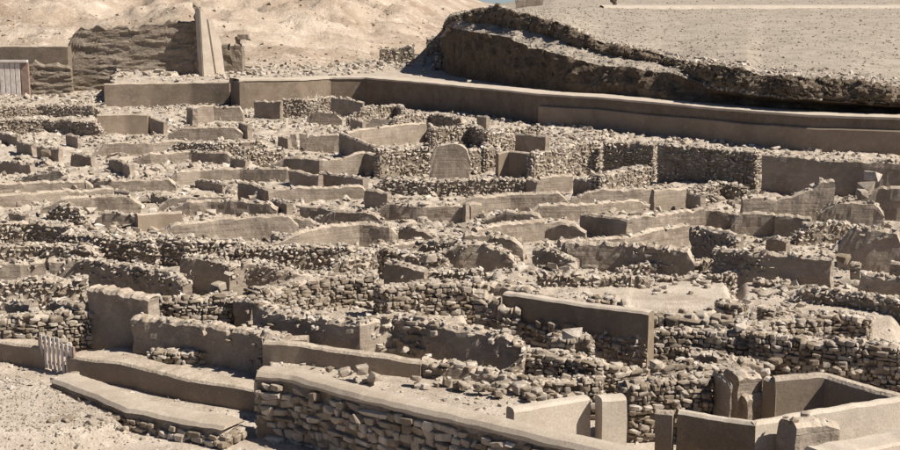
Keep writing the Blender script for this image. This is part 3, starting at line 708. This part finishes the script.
m|.4|150,153,.75 190,151,.75 228,153,.75|long thin lit wall over the dark corner piece|crest=.6
m|.35|108,159,.8 129,162,.8|dark corner piece with a short leg at upper left|crest=.2
m|.35|70,153,.75 90,156,.7|dark uneven wall side near two round boulders|crest=1
m|.35|36,146,.75 58,149,.7|dark wall side over a white boulder at upper left|crest=1
m|.35|-5,132,.8 16,136,.75|dark stone wall at the upper left edge|crest=1.6
m|.35|16,141,.75 31,146,.7|small dark wall below the stone wall at upper left edge|crest=1.4
m|.3|65,134,.75 77,137,.7|isolated dark notch wall in upper left rubble|crest=.8
m|.4|33,172,.75 60,169,.9|dark blocky wall side at left with stones on it|crest=1.4
m|.4|62,178,.6 110,180,.6 170,179,.6|low lit wall right of the dark blocky side|crest=.4
m|.4|-20,184,.6 30,182,.6 86,181,.6|long thin lit wall at left edge below the dark blocky side|crest=.1
m|.25|86,181,.6 92,183,.5|tiny dark slot side in the thin lit walls|crest=0
m|.3|122,162,.8 129,166,.7|narrow dark leg under the corner piece|crest=0
m|.3|113,189,.6 128,192,.6|small dark hook shaped side left of the yellow wall|crest=.3
m|.4|-20,196,.6 30,193,.6 65,190,.6 113,188,.6|second long thin lit wall at the left edge|crest=.1
m|.4|63,198,.75 95,196,.75 130,196,.75|smooth lit wall near the dark pillar of boulders|crest=.2
r|.35|60,204,.8 76,208,.7|dark pillar of boulders at left|crest=2
m|.3|8,211,.7 24,214,.65|dark square hollow side at left among rubble|crest=.4
m|.3|105,212,.65 136,216,.55|dark low hollow side left of the yellow wall|crest=1.2
p|.35|138,215,.65 160,213,.65 182,212,.65|yellowish smooth low wall in the left middle
m|.3|150,193,.6 170,199,.5|stony dark low side right of the hook|crest=1.5
m|.4|-20,160,.75 30,163,.75|pale lit rubble wall at left edge in upper rows|crest=1.5
r|.4|-20,224,.8 30,222,.8 70,226,.8|grey rubble wall at the left edge below the dark hollow
r|.45|65,232,.75 110,238,.7 150,240,.7|ragged stone line crossing the left middle|crest=2
r|.45|150,237,.75 190,240,.75 240,240,.7|ragged stone line right of the first one|crest=2
r|.45|235,248,.7 290,247,.7 350,246,.7|rubble line behind the long shaded wall with a dip|crest=1.8
r|.45|340,262,.7 380,250,.75 440,256,.7|rubble slope wall left of the sunken pit's ground|crest=1.5
r|.4|-20,245,.7 40,243,.7 90,247,.7|lowest grey rubble line at the left edge above the shaded wall|crest=1.3
r|.4|0,120,.9 45,119,.9 95,122,.9|pale rubble row left of the smooth upper left block|crest=1.4
r|.4|-20,107,.9 40,105,.9 96,106,.9|uppermost rubble row under the plaster ruin at left|crest=1.4
'''

for line in TABLE.strip().splitlines():
    line = line.strip()
    if not line or line[0] == '#': continue
    stl, th, pts, lab, *opt = [s.strip() for s in line.split('|')]
    kw = eval('dict(%s)' % opt[0]) if opt else {}
    pts = [tuple(float(v) for v in p.split(',')) for p in pts.split()]
    wall(stl, float(th), pts, lab, **kw)

# ------------------------------------------------------------------ enclosure wall along the back and right
root = wall('q', .55, LONG, 'very long dark plastered enclosure wall curving along the back and right', name='enclosure_wall', group='enclosure walls')
# lower apron of newer render, a little proud
P = [(atz(a, b, h) - Vector((.0, 0, 0)), h) for a, b, h in LONG[6:]]
t, Q, T = resample(P, .25)
Nn = np.stack([-T[:, 1], T[:, 0]], 1); Nn *= np.sign((Nn * Q[:, :2]).sum(1))[:, None]
lev = 1.28 + .06 * fbm(np.stack([t * .5, t * 0, t * 0], 1), 3); G2 = []
for off, z in ((.06, 0 * lev - .4), (-.15, 0 * lev + .0), (-.15, lev - .05), (-.12, lev), (.1, lev + .01)):
    G2.append(np.stack([Q[:, 0] + Nn[:, 0] * off - root.location.x, Q[:, 1] + Nn[:, 1] * off - root.location.y, z], 1))
grid_obj('render_apron', np.array(G2), 'plaster', parent=root, kind='thing')
# pale capping; the brightness of a sunlit top is put into its colour
hp = np.array([[np.interp(s, t, Q[:, 2])] for s in t])
t, Q, T = resample([(atz(a, b, h), h) for a, b, h in LONG], .25)
Nn = np.stack([-T[:, 1], T[:, 0]], 1); Nn *= np.sign((Nn * Q[:, :2]).sum(1))[:, None]
G2 = []
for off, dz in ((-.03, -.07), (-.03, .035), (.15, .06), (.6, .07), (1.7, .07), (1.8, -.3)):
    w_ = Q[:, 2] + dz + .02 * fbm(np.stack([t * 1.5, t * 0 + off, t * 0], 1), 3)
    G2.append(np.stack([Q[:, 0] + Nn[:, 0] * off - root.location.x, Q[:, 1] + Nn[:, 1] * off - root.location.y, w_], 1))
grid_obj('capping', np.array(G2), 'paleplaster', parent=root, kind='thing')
wall('q', .45, [(104, 84, 1.75), (150, 83, 1.75), (190, 82.5, 1.75), (229, 82, 1.8)], 'lit plastered enclosure wall in front of the big mudbrick ruin', group='enclosure walls')
wall('q', .4, [(230, 80.5, 1.95), (239, 81.5, 2.05)], 'dark return joining the two plastered enclosure walls', group='enclosure walls')

# ------------------------------------------------------------------ big mudbrick ruin at the back left
def Wd(style, thick, pts, label, **k):        # pts (px, py, distance)
    P = []
    for a, b, d in pts:
        p = aty(a, b, d); P.append((p, p.z))
    return wall_w(style, thick, P, label, **k)
Wd('b', 1.6, [(67, 44, 93), (70, 38, 93), (76, 32, 93), (82, 28, 93), (95, 27, 93), (110, 28, 93), (125, 27, 93), (140, 25, 93), (160, 22.5, 93), (175, 21.5, 93), (186, 22.5, 93), (193, 22, 93), (200, 24, 93)],
   'massive eroded mudbrick ruin rising at the back left', cat='ruin', group=None)
Wd('b', .8, [(193.5, 5, 92.6), (196, 4, 92.6), (199.5, 5.5, 92.6)], 'slender upright brick pinnacle at the right end of the ruin', cat='pinnacle', name='brick_pinnacle', group=None)
Wd('q', 1.2, [(-30, 46, 92), (20, 46, 92), (67, 46, 92)], 'flat topped plain wall left of the massive ruin', group=None)
Wd('b', .5, [(28, 65, 91.6), (50, 65.5, 91.6), (70, 66, 91.6)], 'rough brick footing at the base of the plain wall', group=None, cat='footing', name='brick_footing')
def slab(name, pts, d0, d1, label, m, cat):
    """upright slab given by outline (px, py) with left edge at d0 and right edge at d1"""
    xs = [p[0] for p in pts]; x0, x1 = min(xs), max(xs); V = []
    for a, b in pts:
        V.append(aty(a, b, d0 + (d1 - d0) * (a - x0) / (x1 - x0)))
    n = len(V); c = sum(V, Vector()) / n; org = Vector((c.x, c.y, min(v.z for v in V)))
    A_ = V[0]; B_ = [v for v in V if v.x == max(w.x for w in V)][0]; dirv = (B_ - A_); nv = Vector((-dirv.y, dirv.x, 0)).normalized() * .7
    if nv.y < 0: nv = -nv
    vs = [v - org for v in V] + [v + nv - org for v in V]
    fc = [tuple(range(n)), tuple(reversed(range(n, 2 * n)))] + [(i, (i + 1) % n, n + (i + 1) % n, n + i) for i in range(n)]
    me = mesh_np(name, np.array(vs), fc, m)
    bm = bmesh.new(); bm.from_mesh(me); bmesh.ops.recalc_face_normals(bm, faces=bm.faces)
    bmesh.ops.bevel(bm, geom=bm.edges[:], offset=.05, segments=2, affect='EDGES'); bm.to_mesh(me); bm.free()
    o = link(name, me, loc=org); o['label'] = label; o['category'] = cat; return o
slab('plaster_buttress', [(199.5, 8), (203, 12), (206.5, 17), (216, 80), (203.5, 80)], 92, 92.8, 'tall pale left buttress slab beside the massive ruin', 'paleplaster', 'buttress')
slab('plaster_buttress', [(207.5, 19), (211, 21), (221, 40), (226, 80), (216.8, 80)], 93.2, 94.2, 'lower pale right buttress slab with slanting top', 'paleplaster', 'buttress')
r = thing('stepped_brick_ruin', 'small stepped brick ruin with a bracket right of the pale buttresses', 'ruin', aty(232, 80, 96))
o0 = r.location.copy(); o0.z = 0; r.location.z = 0
for nm, a, b, c, d_, dep in (('base', 223, 242, 51, 78, 1.4), ('lower_step', 222, 227, 45, 52, .9), ('upper_step', 230, 241, 47, 52, 1.0), ('pillar', 235, 240, 38, 48, .7), ('bracket', 238, 247, 35.5, 38.5, .6)):
    p0 = aty(a, c, 96); p1 = aty(b, d_, 96); nx, nz_ = 14, 14
    bm = bmesh.new(); bmesh.ops.create_cube(bm, size=1); bmesh.ops.subdivide_edges(bm, edges=bm.edges[:], cuts=7, use_grid_fill=True)
    vs = np.array([v.co[:] for v in bm.verts]); vs = vs * np.array([p1.x - p0.x, dep, p0.z - p1.z + (1 if nm == 'base' else 0)]) + np.array([(p0.x + p1.x) / 2, 96 + dep / 2, (p0.z + p1.z) / 2 - (.5 if nm == 'base' else 0)])
    vs += (np.sign(vnoise(vs * np.array([.2, .2, 2.2]))) * .06 + .1 * fbm(vs * 2, 3))[:, None] * (vs - vs.mean(0)) / (np.abs(vs - vs.mean(0)).max(0) + .01)
    for v, q_ in zip(bm.verts, vs): v.co = Vector(q_) - o0
    me = bpy.data.meshes.new(nm); bm.to_mesh(me); bm.free(); me.materials.append(M['mudtop']); link(nm, me, r)
# slatted white door at the left edge
def box(bm, x0, x1, y0, y1, z0, z1, bev=0):
    g = bmesh.ops.create_cube(bm, size=1)
    for v in g['verts']: v.co = Vector(((x0 + x1) / 2 + v.co.x * (x1 - x0), (y0 + y1) / 2 + v.co.y * (y1 - y0), (z0 + z1) / 2 + v.co.z * (z1 - z0)))
    if bev: bmesh.ops.bevel(bm, geom=list({e for v in g['verts'] for e in v.link_edges}), offset=bev, segments=1, affect='EDGES')
def boxobj(name, dims, m, parent, bev=.01):
    bm = bmesh.new(); box(bm, *dims, bev); me = bpy.data.meshes.new(name); bm.to_mesh(me); bm.free(); me.materials.append(M[m]); return link(name, me, parent)
p0 = aty(-4, 95, 91); p1 = aty(20, 63, 91); p2 = aty(28, 62, 91)
g = thing('wooden_door', 'tall white boarded door in the plain wall at the left edge', 'door', (p0.x, 90.9, 0))
x0, x1, x2, zt = 0, p1.x - p0.x, p2.x - p0.x, p1.z
n = 5
for k in range(n): boxobj('board', (x0 + (x1 - x0) * k / n + .03, x0 + (x1 - x0) * (k + 1) / n - .03, 0, .08, -.3, zt), 'white', g)
boxobj('lintel', (x0 - .2, x2, -.14, .16, zt + .04, zt + .22), 'white', g); boxobj('rail', (x0, x1, .09, .15, .9, 1.05), 'wood', g)
boxobj('side_panel', (x1 + .05, x2, .02, .3, -.3, zt), 'wood', g)

# picket gate
a = atz(42, 368, 0.02); b = atz(72, 376, 0.02); dx, dy = b.x - a.x, b.y - a.y; Lg = math.hypot(dx, dy)
g = thing('picket_gate', 'small weathered white picket gate by the gravel path', 'gate', (a.x, a.y, 0)); g.rotation_euler = (0, 0, math.atan2(dy, dx))
nP = 8
for k in range(nP):
    xx = Lg * k / (nP - 1); hp_ = .70 - .07 * (k >= nP - 3) - .01 * (k % 2); pk = boxobj('picket', (xx - .04, xx + .04, 0, .02, .04, hp_), 'white', g, .006)
for z_ in (.14, .5): boxobj('rail', (-.02, Lg + .02, .024, .05, z_, z_ + .05), 'wood', g, .005)
for xx in (-.06, Lg + .06): boxobj('gate_post', (xx - .02, xx + .02, .0, .045, -.3, .6), 'wood', g, .005)

# ------------------------------------------------------------------ things on the far ground
Wd('m', .8, [(-20, 36, 150), (0, 37, 150), (12, 38, 150), (19, 40, 150)], 'reddish brick fragment on the hillside at the left edge', crest=.2, group=None, z0=-3)
Wd('r', .8, [(380, 49, 112), (400, 48, 112), (414, 46, 112)], 'dark rubble wall on the slope left of the bluff', crest=1, group=None, z0=0, stone_w=.45)
Wd('r', .7, [(427, 38, 125), (446, 37, 125)], 'small dark stone wall near the bluff top left', crest=.5, group=None, z0=0, stone_w=.45)
Wd('m', .7, [(516, 0, 118), (530, -1, 118), (543, -1, 118)], 'low dark wall on the skyline over the bluff', crest=.5, group=None, z0=4)
pb = aty(440, 66, 101)
r_ = thing('rock_cairn', 'pointed pale stone cairn at the foot of the bluff', 'cairn', (pb.x, pb.y, 1.5)); n = 40
zc = rng.random(n) ** 1.4; rad = (1 - zc) * .75; an = rng.uniform(0, 6.28, n)
for i in range(n):
    o = bpy.data.objects.new('stone', STONE_ME[i % 12]); COL.objects.link(o); o.parent = r_; s = rng.uniform(.25, .45)
    o.location = (rad[i] * math.cos(an[i]), rad[i] * math.sin(an[i]), zc[i] * 1.35); o.scale = (s * 1.3, s, s * .8); o.rotation_euler = (rng.normal() * .3, rng.normal() * .3, an[i])
pb = aty(613, 8, 112)
r_ = thing('leaning_stone', 'dark upright leaning stone on the gravel plateau path', 'stone', (pb.x, pb.y, pb.z - .1))
for nm, loc, sc_, rot in (('upper_block', (.0, 0, .75), (.6, .35, .5), (0, .35, 0)), ('lower_block', (.12, 0, .3), (.36, .3, .75), (0, .15, 0))):
    o = bpy.data.objects.new(nm, bpy.data.meshes.new_from_object(bpy.data.objects.new('x', STONE_ME[3]))); COL.objects.link(o); o.data.materials.clear(); o.data.materials.append(M['conglomerate'])
    o.parent = r_; o.location = loc; o.scale = sc_; o.rotation_euler = rot

# ------------------------------------------------------------------ loose rubble
def wall_clear(P):
    ok = np.ones(len(P), bool)
    return ok
def scatter(name, n, dlo, dhi, smin, smax, pw=2.5, poly=None, dens=True, m='stones', tmpl=ROCK, all_=False):
    y_ = np.sqrt(rng.random(n) * (dhi ** 2 - dlo ** 2) + dlo ** 2); x_ = (rng.random(n) * 2 - 1) * .42 * y_
    P = np.stack([x_, y_], 1); keep = np.ones(n, bool)
    if poly is not None: keep &= sdist(P, poly) > 0
    for s in SMOOTH: keep &= ~((sdist(P, s) > -.05) & (rng.random(n) > .03))
    if not all_: keep &= ~((sdist(P, terr) > 0) & (rng.random(n) > .25))
    if dens:
        q = np.stack([x_, y_, x_ * 0], 1); keep &= (fbm(q * .45 + 12, 3) + rng.normal(0, .25, n)) > -.12
    P = P[keep]; k = len(P); s = smin + (smax - smin) * rng.random(k) ** pw
    z = gz(P)
    sz = np.stack([s * rng.uniform(.8, 1.5, k), s * rng.uniform(.8, 1.2, k), s * rng.uniform(.45, .8, k)], 1)
    joined(name, np.stack([P[:, 0], P[:, 1], z + s * .12], 1), sz, rng.uniform(0, 6.28, k), .3, m, tmpl)
scatter('loose_rubble', 60000, 26, 92, .07, .36, pw=3.2)
scatter('ground_pebbles', 22000, 18, 45, .025, .10, dens=False)
scatter('slope_gravel', 60000, 18, 27, .012, .05, poly=FILLS[2][0], dens=False, m='gravel_slope')
scatter('terrace_rubble', 9000, 80, 128, .12, .6, poly=[(-60, 84), (-60, 130), (12, 128), (5, 96), (-3.5, 92), (-9, 90), (-20, 88)], dens=False, all_=True)

# individually placed boulders and blocks
WC = [(w_[0].location.x, w_[0].location.y, w_[3]) for w_ in WALLS]
def stone_thing(px, py, zb, s, label, group=None, name='boulder', cat='boulder', asp=(1.2, 1, .75), rz=None):
    p = atz(px, py, zb); o = bpy.data.objects.new(name, random.choice(STONE_ME)); COL.objects.link(o)
    o.location = (p.x, p.y, p.z + s * asp[2] * .3); o.scale = (s * asp[0] * .65, s * asp[1] * .65, s * asp[2] * .65); o.rotation_euler = (random.gauss(0, .12), random.gauss(0, .12), random.uniform(0, 3.1) if rz is None else rz)
    o['label'] = label; o['category'] = cat
    if group: o['group'] = group
BL = '''219,291,1.05,.42|rounded yellowish boulder on top of the sunlit rubble wall
46,156,.6,.6|round white boulder beside the dark wall side at upper left
740,330,.9,.3|orange brown block at the end of the squared stone wall
520,392,.7,.36|bluish grey boulder behind the long capped wall
570,254,.5,.4|dark grey rock at the foot of the sloping wall
700,318,.8,.3|pale block atop the wall of squared stones
814,366,.5,.26|bright cube shaped stone above the enclosure's back wall
826,367,.5,.2|small bright stone right of the cube shaped one
843,367,.5,.22|white stone third from the left above the enclosure
345,376,.75,.3|flat leaning slab between capped wall and brown wall
362,374,.8,.34|upper pale boulder of the heap behind the capped wall
374,380,.75,.3|lower pale boulder of the heap behind the capped wall
404,352,1.0,.2|thin flat stone lying on the brown plastered wall
41,432,.2,.2|pale stone at the left end of the low gravel stones
572,338,1.2,.4|square pale block crowning the rubble stub
330,372,.75,.2|small pale stone at the left of the heap behind the capped wall
655,368,.7,.3|large pale stone on the ridge behind the upright fin
430,262,.7,.45|long pale slab left of the sunken pit
735,258,.6,.4|grey boulder under the tall dark block
842,263,.5,.5|pale rounded boulder near the little dark stump
872,181,1.3,.7|big boulder on the stone pile beside the dark square wall
866,190,1.2,.6|middle boulder on the stone pile beside the dark square wall
862,198,1.0,.55|lowest boulder on the stone pile beside the dark square wall'''
for ln in BL.splitlines():
    a_, lab = ln.split('|'); px, py, z_, s_ = map(float, a_.split(',')); stone_thing(px, py, z_, s_, lab)
GR = [ # heaps: name of place, centre polygon in photo, height, n, size
    ('loose stones at the foot of the gravel slope', 'foot of the gravel slope', [(40, 436), (100, 438), (170, 436), (150, 420), (90, 428)], .06, 26, .12, .24),
    ('loose stones behind the long capped wall', 'behind the long capped wall', [(345, 378), (450, 388), (560, 408), (600, 405), (530, 385), (440, 383)], .7, 45, .14, .32),
    ('tumbled stones at the foot of the first dark panel', 'foot of first dark panel', [(575, 186), (600, 192), (640, 184), (620, 178)], .25, 26, .3, .6),
    ('stones below the joint of two dark panels', 'below two dark panels', [(700, 200), (745, 205), (740, 185), (705, 186)], .3, 34, .3, .6),
    ('stones on the stone pile beside the dark square wall', 'beside the dark square wall', [(858, 200), (885, 200), (880, 178), (868, 180)], .5, 26, .3, .6),
    ('stones on the ragged line in the left middle', 'ragged stone line', [(60, 240), (240, 252), (240, 240), (60, 228)], .5, 44, .25, .5),
    ('stones behind the upright fin', 'behind the upright fin', [(640, 378), (740, 378), (760, 370), (880, 375), (880, 365), (700, 362)], .5, 44, .15, .32),
    ('stones around the sandy floors at right', 'around the sandy floors', [(600, 306), (720, 312), (790, 305), (800, 280), (740, 272), (640, 280)], .15, 40, .15, .35),
]
for grp, lab, poly, zb, n, s0, s1 in GR:
    pp = np.array([xy(a_, b_, zb) for a_, b_ in poly]); lo_, hi_ = pp.min(0), pp.max(0); c = 0
    made = []
    while c < n:
        q_ = rng.uniform(lo_, hi_, (1, 2))
        if sdist(q_, pp)[0] <= 0: continue
        s = rng.uniform(s0, s1) * .6; g_ = max(gz(q_)[0], zb - .1 if zb > .3 else -1); o = bpy.data.objects.new('loose_stone', STONE_ME[int(rng.integers(12))]); COL.objects.link(o)
        o.location = (q_[0, 0], q_[0, 1], g_ + s * .2 + (rng.random() * .12 if zb > .3 else 0)); o.scale = (s * rng.uniform(.9, 1.5), s, s * rng.uniform(.5, .85)); o.rotation_euler = (rng.normal() * .2, rng.normal() * .2, rng.uniform(0, 6))
        o['category'] = 'stone'; o['group'] = grp; made.append(o); c += 1
    ox = sorted(made, key=lambda o: o.location.x / o.location.y); oy = sorted(made, key=lambda o: -o.location.y); used = {}
    XW = ('at the left end', 'near the left end', 'left of the middle', 'in the middle', 'right of the middle', 'near the right end', 'at the right end')
    for o in made:
        a_ = XW[ox.index(o) * 7 // n]; b_ = ('back', 'middle', 'front')[oy.index(o) * 3 // n]
        used.setdefault((a_, b_), []).append(o)
    for (a_, b_), lst in used.items():
        lst.sort(key=lambda o: -o.scale.x * o.scale.y)
        for k_, o in enumerate(lst):
            sz_ = ('largest', 'second largest', 'third largest', 'fourth largest', 'fifth largest', 'small')[min(k_, 5)] if len(lst) > 1 else 'single'
            o['label'] = '%s stone %s, %s rows, %s' % (sz_, a_, b_, lab)
